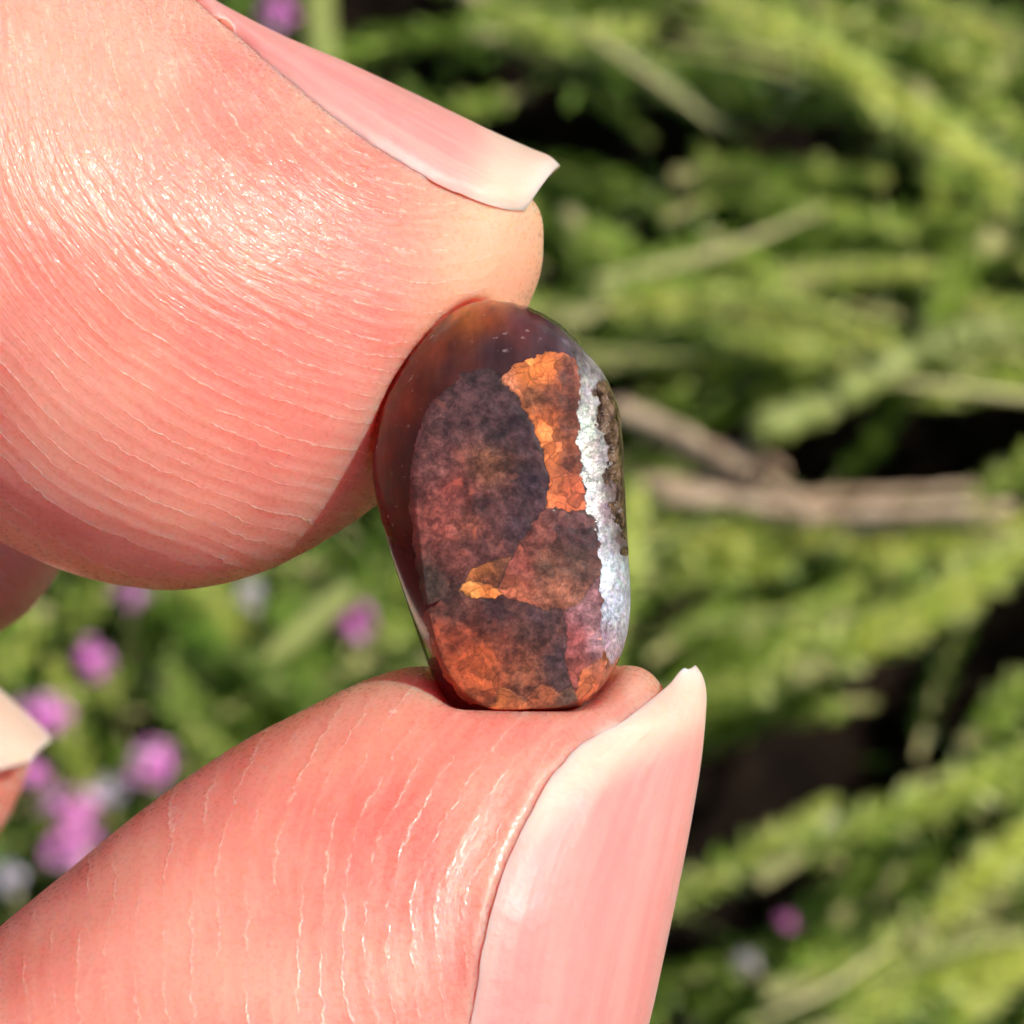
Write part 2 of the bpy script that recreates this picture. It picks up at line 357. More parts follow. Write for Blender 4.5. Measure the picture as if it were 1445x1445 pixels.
SILVER_GLARE = spline([(792, 478), (830, 492), (875, 540), (900, 600), (905, 760), (905, 860), (885, 915), (862, 938), (850, 905), (848, 860), (846, 800), (842, 755), (829, 712), (821, 660), (815, 600), (818, 545), (812, 512)], 8)
CHIPS = spline([(846, 545), (868, 545), (895, 600), (897, 800), (882, 780), (866, 720), (852, 660), (843, 600)], 8)
BODYCOL = [(655, 438, 165, 92, 38), (690, 432, 158, 80, 42), (620, 490, 112, 54, 36), (560, 570, 116, 46, 34), (640, 520, 76, 40, 36), (740, 455, 90, 48, 48), (780, 480, 84, 58, 62), (700, 495, 66, 44, 48),
           (800, 475, 90, 78, 82), (545, 640, 96, 34, 24), (570, 640, 70, 36, 34), (560, 740, 84, 26, 20), (585, 830, 74, 24, 20), (605, 920, 70, 22, 20), (640, 985, 60, 22, 20), (850, 980, 150, 90, 66), (880, 700, 120, 100, 98)]
def idw(px, py, pts, p=3.0):
    num = np.zeros((len(px), 3)); den = np.zeros(len(px))
    for x, y, r, g, b in pts:
        w = 1 / (((px - x) ** 2 + (py - y) ** 2) + 60) ** (p / 2)
        num += w[:, None] * np.array(lin(r, g, b)[:3]); den += w
    return num / den[:, None]

def build_stone():
    NTH = 560
    th = -np.pi + 2 * np.pi * np.arange(NTH) / NTH
    rg, rf = polar(GIRDLE, th), polar(FACE, th)
    nick = noise(np.cos(th) * 9, np.sin(th) * 9, 0 * th, 1.0) * 4 + noise(np.cos(th) * 30, np.sin(th) * 30, 0 * th, 1.0) * 2.4
    rg = rg + nick * np.clip(.35 - np.sin(th) * .8, .15, 1)      # small nicks, mostly round the top
    rf = np.minimum(rf, rg - 5)
    right = np.clip(np.cos(th) * 1.6, 0, 1) * (np.sin(th) < .93)          # 1 towards the right edge
    left = np.clip(-np.cos(th) * 1.8, 0, 1)
    top = np.clip(-np.sin(th) * 1.2 - .1, 0, 1)
    p_ = 1.05 + .15 * right + .1 * top
    q_ = 1.5 + 3.0 * right + .9 * top - .1 * left
    wg = -.25 - .3 * right
    rings = []
    for t in np.linspace(.004, 1, 170):                                    # front face
        r = rf * t
        px, py = CEN[0] + r * np.cos(th), CEN[1] + r * np.sin(th)
        w = 1.85 - .14 * t ** 2.5 + .05 * noise(px, py, 0 * px, 1 / 90.)
        rings.append((px, py, w))
    we = rings[-1][2]
    for x in 1 - (1 - np.linspace(.02, 1, 70)) ** 1.6:                     # bevel to the girdle
        r = rf + (rg - rf) * x
        px, py = CEN[0] + r * np.cos(th), CEN[1] + r * np.sin(th)
        w = we - (we - wg) * (1 - (1 - x ** p_) ** (1 / q_))
        rings.append((px, py, w))
    for a in np.linspace(0, 1, 40)[1:]:                                    # rounded back
        r = rg * (1 - a ** 2.6) ** .5 if a < 1 else rg * .004
        r = np.maximum(r, rg * .004)
        px, py = CEN[0] + r * np.cos(th), CEN[1] + r * np.sin(th)
        rings.append((px, py, wg - 1.75 * a + 0 * px))
    PX = np.array([r[0] for r in rings]); PY = np.array([r[1] for r in rings]); W = np.array([r[2] for r in rings])
    for _ in range(3):                                                     # soften the arrises
        W[1:-1] = .5 * W[1:-1] + .25 * (W[:-2] + W[2:])
        W = .6 * W + .2 * (np.roll(W, 1, 1) + np.roll(W, -1, 1))
    NR = len(rings); NF = 170
    # ragged lookup for zone borders
    jx = PX + 7 * noise(PX, PY, W, 1 / 16.) + 4 * noise(PX, PY, W + 9, 1 / 5.); jy = PY + 7 * noise(PX, PY, W + 40, 1 / 16.) + 4 * noise(PX, PY, W + 70, 1 / 5.)
    zid = np.full(PX.shape, -1); edge = np.ones(PX.shape); tint = np.zeros(PX.shape + (3,))
    tint[:] = idw(PX.ravel(), PY.ravel(), BODYCOL).reshape(PX.shape + (3,))
    front = np.zeros(PX.shape, bool); front[:NF + 66] = True
    facemask = poly_sd(jx, jy, FACE) > -8
    best = np.full(PX.shape, -1e9); second = np.full(PX.shape, -1e9)
    for i, (nm, poly, cols) in enumerate(ZONES):
        sdz = poly_sd(jx, jy, np.array(poly, float))
        m = front & facemask & (sdz > -3) & (sdz > best)
        second = np.where(m, best, np.maximum(second, sdz))
        zid[m] = i; best[m] = sdz[m]
        col = idw(PX.ravel(), PY.ravel(), cols).reshape(PX.shape + (3,)); tint[m] = col[m]
    inz = zid >= 0
    edge[inz] = sstep(0, 3.2, best[inz] - second[inz])
    sil = poly_sd(jx, jy, SILVER_GLARE) - 1 + 5 * noise(PX, PY, W + 2, 1 / 7.) + 3 * noise(PX, PY, W + 4, 1 / 3.); sm = front & (sil > 0) & ~((zid == 8) & (PX < 846)) & (np.arange(NR)[:, None] > NF - 12)
    zid[sm] = 20; edge[sm] = 1
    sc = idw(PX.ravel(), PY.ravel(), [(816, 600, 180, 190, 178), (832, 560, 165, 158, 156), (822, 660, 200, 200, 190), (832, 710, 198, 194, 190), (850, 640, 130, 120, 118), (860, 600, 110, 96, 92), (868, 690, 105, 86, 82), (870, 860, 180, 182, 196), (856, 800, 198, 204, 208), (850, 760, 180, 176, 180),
        (855, 900, 170, 140, 150), (860, 720, 130, 110, 112), (800, 490, 95, 80, 84), (878, 880, 175, 170, 176), (850, 520, 140, 132, 132), (878, 760, 90, 70, 64), (870, 570, 90, 74, 66)]).reshape(PX.shape + (3,)); tint[sm] = sc[sm]  # whiter inner tints put the sun's glare into the bevel colour
    cm = front & (poly_sd(jx, jy, CHIPS) + 26 * noise(PX, PY, W, 1 / 15.) + 16 * noise(PX, PY, W + 8, 1 / 6.) > 2) & sm; zid[cm] = 21; tint[cm] = np.array(lin(72, 44, 30)[:3])
    relief = np.zeros(PX.shape)
    relief[inz] = .012 * sstep(0, 5, best[inz]) + .03 * noise(PX[inz], PY[inz], W[inz], 1 / 12.)
    relief[zid == 20] = .025 * noise(PX, PY, W, 1 / 14.)[zid == 20] + .015 * noise(PX, PY, W + 5, 1 / 5.)[zid == 20] + .0
    relief[zid == 21] = .16 * noise(PX, PY, W, 1 / 11.)[zid == 21] + .10 * noise(PX, PY, W + 3, 1 / 4.)[zid == 21] - .04
    for k, lv in enumerate((.05, -.03, .02, -.04, -.02, .03, -.02, .01, -.01, .0)): relief[zid == k] += lv * sstep(0, 14, best[zid == k]) * .15
    W = W + relief
    k = (DIST - W) / DIST / PXMM
    V = np.stack([(PX - 722.5) * k, -(PY - 722.5) * k, W], -1).reshape(-1, 3)
    I = np.arange(NR * NTH).reshape(NR, NTH); J = np.roll(I, -1, 1)
    F = np.stack([I[:-1], I[1:], J[1:], J[:-1]], -1).reshape(-1, 4)
    fz = zid.reshape(-1)[F[:, 0]]
    caps = [I[0], I[-1][::-1]]
    root = bpy.data.objects.new('gemstone', None); COL.objects.link(root); root.matrix_world = STAGE_M; root.empty_display_size = .004
    tag(root, 'polished dark red-brown mottled stone with orange patches pinched between index finger and thumb', 'gemstone')
    V = V * .001; T = tint.reshape(-1, 3); E = edge.reshape(-1)
    def part(name, sel, mat, label=None, extra=()):
        f = F[sel]; u, inv = np.unique(np.concatenate([f.ravel()] + [np.asarray(e) for e in extra]), return_inverse=True)
        faces = inv[:f.size].reshape(-1, 4).tolist(); pos = f.size
        for e in extra: faces.append(inv[pos:pos + len(e)].tolist()); pos += len(e)
        o = mesh_obj(name, V[u], faces, mat, root)
        cattr(o, 'tint', T[u]); fattr(o, 'edge', E[u])
        if label: o['label'] = label
        return o
    zc = fz[:NTH][0]
    part('polished_body', fz == -1, M_body, 'glossy dark translucent red-brown side of the stone', [caps[1]])
    for i, z in enumerate(ZONES): part(z[0], fz == i, M_face, None, [caps[0][::-1]] if i == zc else [])
    part('iridescent_bevel', fz == 20, M_silver_glare, 'rough silvery bevel with sun glare put into its colour')
    part('chipped_edge', fz == 21, M_chip, 'chipped dark brown glassy edge')
    return root
stone = build_stone()

# ================================================================== THE HAND
def px_poly(pts, w):
    return np.array([P(x, y, w)[:2] for x, y in pts])
FING = {
 'index': dict(w=-4.0, H=7.0, ref=6.6, pts=[(767, 345), (762, 300), (735, 268), (690, 243), (640, 215), (560, 172), (480, 130), (400, 90), (330, 52), (275, 8), (190, -40), (60, -95), (-120, -165), (-420, -230), (-900, -330), (-1600, -480), (-2300, -520),
        (-3200, -330), (-4300, 100), (-4700, 500), (-4400, 900), (-3600, 700), (-2900, 540), (-2300, 500), (-1600, 480), (-1000, 520), (-600, 540), (-330, 600), (-150, 690), (0, 763), (100, 806), (190, 827), (270, 830), (350, 815), (420, 785), (480, 750), (530, 715), (600, 655), (665, 580), (715, 500), (746, 432), (762, 388)]),
 'thumb': dict(w=-1.2, H=7.2, ref=7.6, pts=[(560, 946), (620, 938), (700, 932), (780, 930), (860, 936), (905, 944), (928, 962), (945, 1000), (955, 1060), (950, 1120), (936, 1200), (912, 1300), (885, 1420), (850, 1550), (780, 1720), (680, 1880), (520, 2080), (200, 2400), (-300, 2700),
        (-900, 2900), (-1800, 3000), (-3000, 2700), (-4300, 2200), (-4500, 1300), (-3600, 1350), (-2800, 1700), (-1800, 1850), (-1100, 1800), (-600, 1660), (-300, 1530), (-100, 1390), (0, 1306), (80, 1240), (200, 1142), (330, 1052), (450, 990), (505, 964)]),
 'middle': dict(w=-19.0, H=6.5, ref=6.8, pts=[(95, 700), (98, 760), (82, 808), (45, 858), (0, 890), (-90, 935), (-300, 960), (-800, 940), (-1700, 960), (-2700, 1000), (-3800, 1150), (-4200, 700), (-3600, 100), (-2500, -100), (-1500, 50), (-800, 180), (-300, 330), (-60, 470), (60, 600)]),
 'ring': dict(w=-34.0, H=6.5, ref=6.7, pts=[(42, 1072), (32, 1110), (14, 1148), (-6, 1178), (-60, 1250), (-200, 1340), (-600, 1400), (-1400, 1420), (-2500, 1450), (-3600, 1500), (-4000, 1100), (-3400, 700), (-2300, 560), (-1300, 640), (-700, 760), (-300, 880), (-100, 965), (-20, 1015), (25, 1045)]),
}
def poisson(mask, h):
    levels = []
    m = mask
    while min(m.shape) > 40: levels.append(m); m = m[::2, ::2]
    phi = np.zeros(levels[-1].shape); hh = h * 2 ** (len(levels) - 1)
    for li in range(len(levels) - 1, -1, -1):
        m = levels[li]
        if phi.shape != m.shape:
            phi = np.repeat(np.repeat(phi, 2, 0), 2, 1)[:m.shape[0], :m.shape[1]]
        phi = phi * m
        for _ in range(260 if li else 160):
            q = np.zeros_like(phi)
            q[1:-1, 1:-1] = .25 * (phi[:-2, 1:-1] + phi[2:, 1:-1] + phi[1:-1, :-2] + phi[1:-1, 2:] + hh * hh)
            phi = q * m
        hh /= 2
    return phi
def cubic_matrix(x, x0, h, n):
    A = np.zeros((len(x), n)); t = (x - x0) / h; i = np.clip(np.floor(t).astype(int), 1, n - 3); f = t - i
    w = [-.5 * f + f * f - .5 * f ** 3, 1 - 2.5 * f * f + 1.5 * f ** 3, .5 * f + 2 * f * f - 1.5 * f ** 3, -.5 * f * f + .5 * f ** 3]
    for k in range(4): A[np.arange(len(x)), i - 1 + k] = w[k]
    return A
def smin(a, b, k):
    h = np.clip(.5 + .5 * (b - a) / k, 0, 1); return b + (a - b) * h - k * h * (1 - h)
def axis(parts):
    out = []
    for a, b, s in parts:
        n = max(1, int(round((b - a) / s))); out += list(a + (b - a) * np.arange(n) / n)
    return np.array(out + [parts[-1][1]])

def build_hand():
    us = axis([(-100, -40, 1.6), (-40, -16, .8), (-16, -12.6, .3), (-12.6, 6.4, .165)])
    vs_ = axis([(-56, -22, 1.6), (-22, -13, .5), (-13, 13, .165), (13, 18, .5), (18, 34, 1.4)])
    ws = axis([(-62, -42, 2.0), (-42, -14, .45), (-14, 7.5, .165)])
    h = .3; x0, y0 = -104.0, -60.0; nx, ny = 384, 336
    gx, gy = np.meshgrid(x0 + h * np.arange(nx), y0 + h * np.arange(ny))
    nxu, nyv = np.meshgrid(us, vs_)
    Au, Av = cubic_matrix(us, x0, h, nx), cubic_matrix(vs_, y0, h, ny)
    qa = -poly_sd(nxu, nyv, px_poly(GIRDLE, -.3))[:, :, None] + 1.2; rr = 1.2; qa2 = qa
    total = None; phis = {}
    for name, fd in FING.items():
        poly = spline(px_poly(fd['pts'], fd['w']), 6)
        inner = poly_sd(gx, gy, poly)
        phi = poisson(inner > 0, h)
        ok = inner > .75
        psi = np.where(ok, phi / np.maximum(inner, .1), 0.); wt = ok.astype(float)
        num, den = psi.copy(), wt.copy()
        for _ in range(30):
            for ax in (0, 1):
                num = (num + np.roll(num, 1, ax) + np.roll(num, -1, ax)) / 3; den = (den + np.roll(den, 1, ax) + np.roll(den, -1, ax)) / 3
        fill = num / np.maximum(den, 1e-9); fill = np.where(den > 1e-8, fill, 1.)
        d = poly_sd(nxu, nyv, poly)
        b = sstep(.8, 1.7, d)
        ph = b * (Av @ phi @ Au.T) + (1 - b) * d * (Av @ fill @ Au.T)
        ph = ph / (fd['ref'] ** 2 / 2)
        ph = np.where(ph > 0, np.maximum(ph, 0) ** .92, ph)
        phis[name] = (d, ph)
        zz = (ws[None, None, :] - fd['w']) / fd['H']
        f = fd['H'] * (np.sqrt(np.maximum(zz ** 2 + (1 - ph[:, :, None]), 1e-6)) - 1)
        if name in ('index', 'thumb'):       # the stone presses into the pads
            qb = np.abs(ws[None, None, :] + .1) - 1.95 + rr
            if name == 'index':              # the pad leans over the rim of the stone
                qb = np.minimum(qb, np.where(ws > 0, -.9, qb[0, 0])[None, None, :])
                qa = np.repeat(qa, len(ws), 2); G = 1.2 - poly_sd(gx, gy, px_poly(GIRDLE, -.3)); 
                for wi in np.nonzero(ws > -.3)[0]:
                    kp = (DIST + .3) / (DIST - ws[wi]); qa[:, :, wi] = cubic_matrix(np.clip(vs_ * kp, y0 + 1, 38), y0, h, ny) @ G @ cubic_matrix(np.clip(us * kp, x0 + 1, 9), x0, h, nx).T
            else: qa = qa2
            ds = np.sqrt(np.maximum(qa, 0) ** 2 + np.maximum(qb, 0) ** 2) + np.minimum(np.maximum(qa, qb), 0) - rr
            f = -smin(-f, ds + (.02 if name == 'thumb' else -.07), .5 if name == 'thumb' else .12)
        total = f if total is None else smin(total, f, .35)
    for c, r in (((-82, 2, -26), (24, 24, 34)), ((-74, -22, -20), (26, 22, 24)), ((-100, -8, -28), (24, 24, 30))):      # palm, out of the frame
        q = np.sqrt(((nxu[:, :, None] - c[0]) / r[0]) ** 2 + ((nyv[:, :, None] - c[1]) / r[1]) ** 2 + ((ws[None, None, :] - c[2]) / r[2]) ** 2)
        total = smin(total, (q - 1) * min(r), 7.0)
    S = total < 0
    nv, nu, nw = S.shape
    # surface nets on the rectilinear grid
    acc = np.zeros((nv - 1, nu - 1, nw - 1), dtype=np.uint8)
    for a in (0, 1):
        for b in (0, 1):
            for c in (0, 1): acc += S[a:nv - 1 + a, b:nu - 1 + b, c:nw - 1 + c]
    act = (acc > 0) & (acc < 8)
    ci = np.argwhere(act); vid = np.full(act.shape, -1, dtype=np.int64); vid[act] = np.arange(len(ci))
    pos = np.zeros((len(ci), 3)); cnt = np.zeros(len(ci))
    cor = [(a, b, c) for a in (0, 1) for b in (0, 1) for c in (0, 1)]
    for p in cor:
        for ax in range(3):
            if p[ax]: continue
            q = list(p); q[ax] = 1
            i0 = ci + np.array(p); i1 = ci + np.array(q)
            f0 = total[tuple(i0.T)]; f1 = total[tuple(i1.T)]
            m = (f0 < 0) != (f1 < 0); t = np.where(m, f0 / np.where(m, f0 - f1, 1), 0)
            A = np.stack([us[i0[:, 1]], vs_[i0[:, 0]], ws[i0[:, 2]]], 1); B = np.stack([us[i1[:, 1]], vs_[i1[:, 0]], ws[i1[:, 2]]], 1)
            pos += m[:, None] * (A + (B - A) * t[:, None]); cnt += m
    pos /= cnt[:, None]
    quads = []
    for ax in range(3):
        sl0 = [slice(None)] * 3; sl1 = [slice(None)] * 3; sl0[ax] = slice(0, -1); sl1[ax] = slice(1, None)
        e = np.argwhere(S[tuple(sl0)] != S[tuple(sl1)])
        o1, o2 = [k for k in range(3) if k != ax]
        lim = np.array(act.shape)
        good = (e[:, o1] > 0) & (e[:, o2] > 0) & (e[:, o1] < lim[o1]) & (e[:, o2] < lim[o2]); e = e[good]
        def cell(d1, d2):
            q = e.copy(); q[:, o1] -= d1; q[:, o2] -= d2; return vid[tuple(q.T)]
        qd = np.stack([cell(0, 0), cell(1, 0), cell(1, 1), cell(0, 1)], 1)
        inside0 = S[tuple(e.T)]
        flip = inside0 if ax != 1 else ~inside0
        qd[flip] = qd[flip][:, ::-1]
        quads.append(qd)
    Q = np.concatenate(quads); Q = Q[(Q >= 0).all(1)]
    # light Taubin smoothing
    ea = np.concatenate([Q[:, i] for i in range(4)]); eb = np.concatenate([Q[:, (i + 1) % 4] for i in range(4)])
    s_, d_ = np.concatenate([ea, eb]), np.concatenate([eb, ea]); deg = np.bincount(s_, minlength=len(pos))[:, None]
    for it in range(16):
        lam = .55 if it % 2 == 0 else -.56
        av = np.stack([np.bincount(s_, weights=pos[d_, k], minlength=len(pos)) for k in range(3)], 1) / np.maximum(deg, 1)
        pos = pos + lam * (av - pos)
    kk = PXMM * DIST / (DIST - pos[:, 2]); px = 722.5 + pos[:, 0] * kk; py = 722.5 - pos[:, 1] * kk
    # skin coordinates
    thumb = (py > 880 + .0 * px) & (pos[:, 2] > -13) & (py > 1310 - 1.0 * px - 120)
    rad_i = np.hypot(px - 600, (py + 20)); rad_t = np.hypot(px - 1106, py - 1350)
    nz = lambda f, o: noise(pos[:, 0], pos[:, 1], pos[:, 2] + o, f)
    ridge = np.where(thumb, rad_t / 38., rad_i / 22.) + 1.6 * nz(.22, 0) + .5 * nz(.7, 11)
    amt_i = sstep(60, 230, rad_i) * (1 - .85 * sstep(600, 730, px))
    amt_t = .8 - .55 * sstep(560, 740, px + .35 * (py - 1200))
    amt = np.where(thumb, amt_t, amt_i)
    blanch = np.where(thumb, .3 * sstep(1010, 950, py), .9 * sstep(230, 60, np.hypot(px - 750, (py - 370) * .8)))
    grain = np.where(thumb, .05 + .08 * sstep(450, 650, px), .08 + .72 * sstep(620, 330, py) * sstep(700, 450, px))
    al = np.where(thumb, np.arctan2(py - 1350, 1106 - px) * 600 / PXMM, np.arctan2(600 - px, py + 20) * 600 / PXMM)
    ruv = np.stack([ridge, al * 1.1, 0 * al], 1)
    mottle = np.clip(.40 + 1.1 * nz(.22, 5) + .8 * nz(.7, 8) + .25 * sstep(420, 60, py), 0, 1)
    # long shallow furrows over the pads
    nrm = np.zeros_like(pos)
    fn = np.cross(pos[Q[:, 2]] - pos[Q[:, 0]], pos[Q[:, 3]] - pos[Q[:, 1]])
    for i in range(4):
        for k in range(3): nrm[:, k] += np.bincount(Q[:, i], weights=fn[:, k], minlength=len(pos))
    nrm /= np.maximum(np.linalg.norm(nrm, axis=1, keepdims=True), 1e-9)
    disp = .05 * noise(pos[:, 0], pos[:, 1], pos[:, 2], .55) + .10 * noise(pos[:, 0], pos[:, 1], pos[:, 2] + 20, .22)
    pos = pos + nrm * disp[:, None]
    gs = lambda x, y, r: np.exp(-((px - x) ** 2 + (py - y) ** 2) / r ** 2)
    ruddy = np.clip(.8 * gs(470, 520, 230) + .5 * gs(330, 330, 150) + .8 * gs(640, 1120, 200) + .6 * gs(330, 1250, 170) + 1.2 * nz(.4, 60), 0, 1)
    sallow = np.clip(.55 * gs(80, 120, 260) + .5 * gs(150, 640, 170) + .6 * gs(520, 1010, 110) + .4 * gs(180, 1380, 200) + .7 * nz(.5, 75), 0, .42)
    return pos, nrm, Q, dict(ruddy=ruddy, sallow=sallow, ridge_uv=ruv, ridge_amount=amt, blanch=blanch, grain=grain, mottle=mottle)
H_pos, H_nrm, H_quads, H_attr = build_hand()
H_tree = BVHTree.FromPolygons([Vector(p) for p in H_pos], H_quads.tolist())
EYE = Vector((0, 0, DIST))
def to_px(p):
    k = PXMM * DIST / (DIST - p[..., 2]); return 722.5 + p[..., 0] * k, 722.5 - p[..., 1] * k
NAILS = []
def build_nail(lower, upper, wl, wu, wf, free_from, thick=.36, fold=True, round_end=.05, label=None):
    """lower: edge line towards the viewer (px), upper: silhouette line (px); wl/wu/wf depths in mm of near edge, crest, far edge"""
    NS, NA = 110, 48
    lo = spline(lower, 10, False); up = spline(upper, 10, False)
    def res(c):
        s = np.concatenate([[0], np.cumsum(np.hypot(*np.diff(c, axis=0).T))]); s /= s[-1]
        t = np.linspace(0, 1, NS); return np.stack([np.interp(t, s, c[:, 0]), np.interp(t, s, c[:, 1])], 1)
    lo, up = res(lo), res(up); jt = np.arange(NS) * .37
    if fold: lo = lo + np.stack([3.5 * noise(jt, 0 * jt, 0 * jt + 3, 1.0), 3.5 * noise(jt, 0 * jt, 0 * jt + 9, 1.0)], 1) * sstep(.97, .8, np.linspace(0, 1, NS))[:, None]
    tt = np.linspace(0, 1, NS)
    w0 = np.interp(tt, np.linspace(0, 1, len(wl)), wl); w1 = np.interp(tt, np.linspace(0, 1, len(wu)), wu); w2 = np.interp(tt, np.linspace(0, 1, len(wf)), wf)
    if fold:                                  # the near edge is tucked into the skin fold
        hz = np.full(NS, np.nan)
        for i in range(NS):
            d = (Vector(P(lo[i][0], lo[i][1], 0)) - EYE).normalized(); hit = H_tree.ray_cast(EYE, d)[0]
            if hit is not None and abs(hit.z - w0[i]) < 3: hz[i] = hit.z - .05
        good = ~np.isnan(hz); w0 = np.where(good & (tt < .75), hz, np.where(good, np.maximum(np.nan_to_num(hz), w0), w0))
        for _ in range(14): w0[1:-1] = .5 * w0[1:-1] + .25 * (w0[:-2] + w0[2:])
        w0 = np.where(good & (tt > .6), np.maximum(w0, np.nan_to_num(hz)), w0)
        for _ in range(4): w0[1:-1] = .5 * w0[1:-1] + .25 * (w0[:-2] + w0[2:])
    V = np.zeros((NS, NA, 3)); fr = np.zeros((NS, NA)); ends = np.zeros((NS, NA)); ac = np.zeros((NS, NA)); rim = np.zeros((NS, NA))
    for i in range(NS):
        for j in range(NA):
            b = j / (NA - 1); ii = i if b <= .5 else int(round(i * (1 - .16 * (2 * b - 1))))     # the far corner is worn back
            A = P(lo[ii][0], lo[ii][1], w0[ii]); C = P(up[ii][0], up[ii][1], w1[ii])
            x = b * 2 if b <= .5 else (1 - b) * 2; th = x * math.pi / 2
            s, c = math.sin(th) ** .95, (1 - math.cos(th)) ** .9
            wn_ = A[2] if b <= .5 else w2[i]
            V[i, j] = (A[0] + (C[0] - A[0]) * s, A[1] + (C[1] - A[1]) * s, wn_ + (C[2] - wn_) * c)
            if b <= .5: ends[i, j] = float(sstep(.9, 1, tt[i])) * math.sin(math.pi * x) * round_end
            ac[i, j] = b
            rim[i, j] = max(float(sstep(.95, 1.0, tt[i])) * .7, .35 * float(sstep(.05, 0.0, b)), .35 * float(sstep(.10, 0, abs(b - .5))))
    ax_ = V[-1, NA // 4] - V[-12, NA // 4]; V += ends[:, :, None] * (ax_ / np.linalg.norm(ax_))
    fr[:] = free_from(*to_px(V))
    V[:, :, 2] += .10 * noise(V[:, :, 0], V[:, :, 1], V[:, :, 2], .35) + .03 * noise(V[:, :, 0], V[:, :, 1], V[:, :, 2], 1.1)
    core = .5 * (V[:, :1] + V[:, -1:]); arch = np.abs(np.linspace(-1, 1, NA)) ** 2
    dive = sstep(.13, .02, tt[:, None] - .07 * arch[None, :])
    V += (core - V) * (.22 * dive * (1 - .5 * arch[None, :]))[:, :, None]
    I = np.arange(NS * NA).reshape(NS, NA)
    F = np.stack([I[:-1, :-1], I[1:, :-1], I[1:, 1:], I[:-1, 1:]], -1).reshape(-1, 4)
    if fold:
        half = NA // 2
        tree = BVHTree.FromPolygons([Vector(p) for p in V.reshape(-1, 3)], F[np.isin(F % NA, np.arange(half)).all(1) & (F[:, 0] // NA > .14 * NS)].tolist())
        px, py = to_px(H_pos); poly = np.concatenate([lo, up[::-1]])
        near = (px > poly[:, 0].min() - 40) & (px < poly[:, 0].max() + 40) & (py > poly[:, 1].min() - 40) & (py < poly[:, 1].max() + 40) & (H_nrm[:, 2] > -.5)
        ids = np.nonzero(near)[0]
        deep = poly_sd(px, py, poly) > 11
        for v in ids[deep[ids]]:              # nail bed lies under the plate
            p = Vector(H_pos[v]); hit = tree.ray_cast(EYE, (p - EYE).normalized())[0]
            if hit is not None and -.22 < p.z - hit.z < 3.5: H_pos[v] = EYE + (hit - EYE) * (1 + (.22) / DIST)
        sdn = poly_sd(px[ids], py[ids], poly)     # the fold swells beside the plate
        dl = np.sqrt(np.min((px[ids][:, None] - lo[:82, 0][None]) ** 2 + (py[ids][:, None] - lo[:82, 1][None]) ** 2, axis=1))
        H_pos[ids] += H_nrm[ids] * ((sdn < 0) * .10 * np.exp(-((dl - 10) / 16.) ** 2))[:, None]
    NAILS.append((V, F, fr, ac, rim, thick, label))
def finish_hand():
    o = mesh_obj('hand', H_pos * .001, H_quads, M_skin); o.matrix_world = STAGE_M
    for k, v in H_attr.items(): (cattr if v.ndim == 2 else fattr)(o, k, v)
    tag(o, 'light-skinned hand with long natural nails pinching the stone between index finger and thumb', 'hand')
    for V, F, fr, ac, rim, thick, label in NAILS:
        n = mesh_obj('fingernail', V.reshape(-1, 3) * .001, F, M_nail, o)
        fattr(n, 'free', fr.ravel()); fattr(n, 'rimcol', rim.ravel())
        al = np.zeros((len(fr.ravel()), 3)); al[:, 0] = ac.ravel() * .03; al[:, 1] = np.repeat(np.linspace(0, .0025, V.shape[0]), V.shape[1]); cattr(n, 'along', al)
        md = n.modifiers.new('thickness', 'SOLIDIFY'); md.thickness = thick * .001; md.offset = 0
        bv = n.modifiers.new('round', 'BEVEL'); bv.width = .0001; bv.segments = 3; bv.limit_method = 'ANGLE'; bv.angle_limit = R(50)
        n['label'] = label
    return o
THUMB_BED = np.array([(983, 1050), (945, 1066), (877, 1106), (820, 1140), (775, 1180), (732, 1215), (705, 1292), (690, 1360), (680, 1450), (670, 1700), (1100, 1700), (1100, 1050)], float)
build_nail([(215, -40), (290, 10), (345, 62), (410, 118), (485, 178), (560, 228), (625, 264), (690, 290), (732, 293)],
           [(190, -62), (280, 2), (330, 30), (400, 66), (500, 108), (600, 154), (690, 197), (745, 221), (770, 231), (782, 242)],
           [-3.6, -2.6, -2.2, -2.4, -2.6, -3.2], [-6.4, -6.3, -6.2, -6.1], [-9.5, -9.8, -9.8, -9.4],
           lambda x, y: sstep(590, 745, x + .25 * (y - 250)), label='long pink nail with pale free edge, seen from the side on the index finger')
build_nail([(640, 1600), (655, 1500), (668, 1420), (690, 1290), (730, 1185), (780, 1096), (832, 1046), (892, 1014), (938, 979), (957, 953), (963, 947)],
           [(860, 1600), (888, 1500), (908, 1430), (930, 1330), (952, 1225), (968, 1140), (979, 1070), (985, 1010), (986, 978), (981, 957), (973, 946)],
           [5.2, 5.1, 4.9, 4.3, 3.4, 2.4, 1.4, .2, -.6], [-1.2, -1.2, -1.2, -1.2], [-7.4, -7.2, -6.4, -4.6, -1.9],
           lambda x, y: sstep(35, -75, poly_sd(x, y, THUMB_BED)),
           label='long pale-tipped nail running down the side of the thumb')
build_nail([(-150, 1075), (-90, 1085), (-30, 1090), (10, 1082), (40, 1070)], [(-150, 910), (-90, 930), (-20, 972), (25, 1010), (66, 1050)],
           [-29, -29, -30, -31.6], [-34, -34], [-39, -39, -37], lambda x, y: 1.0 + 0 * x, fold=False, label='white tip of the nail on the finger behind')

hand = finish_hand()

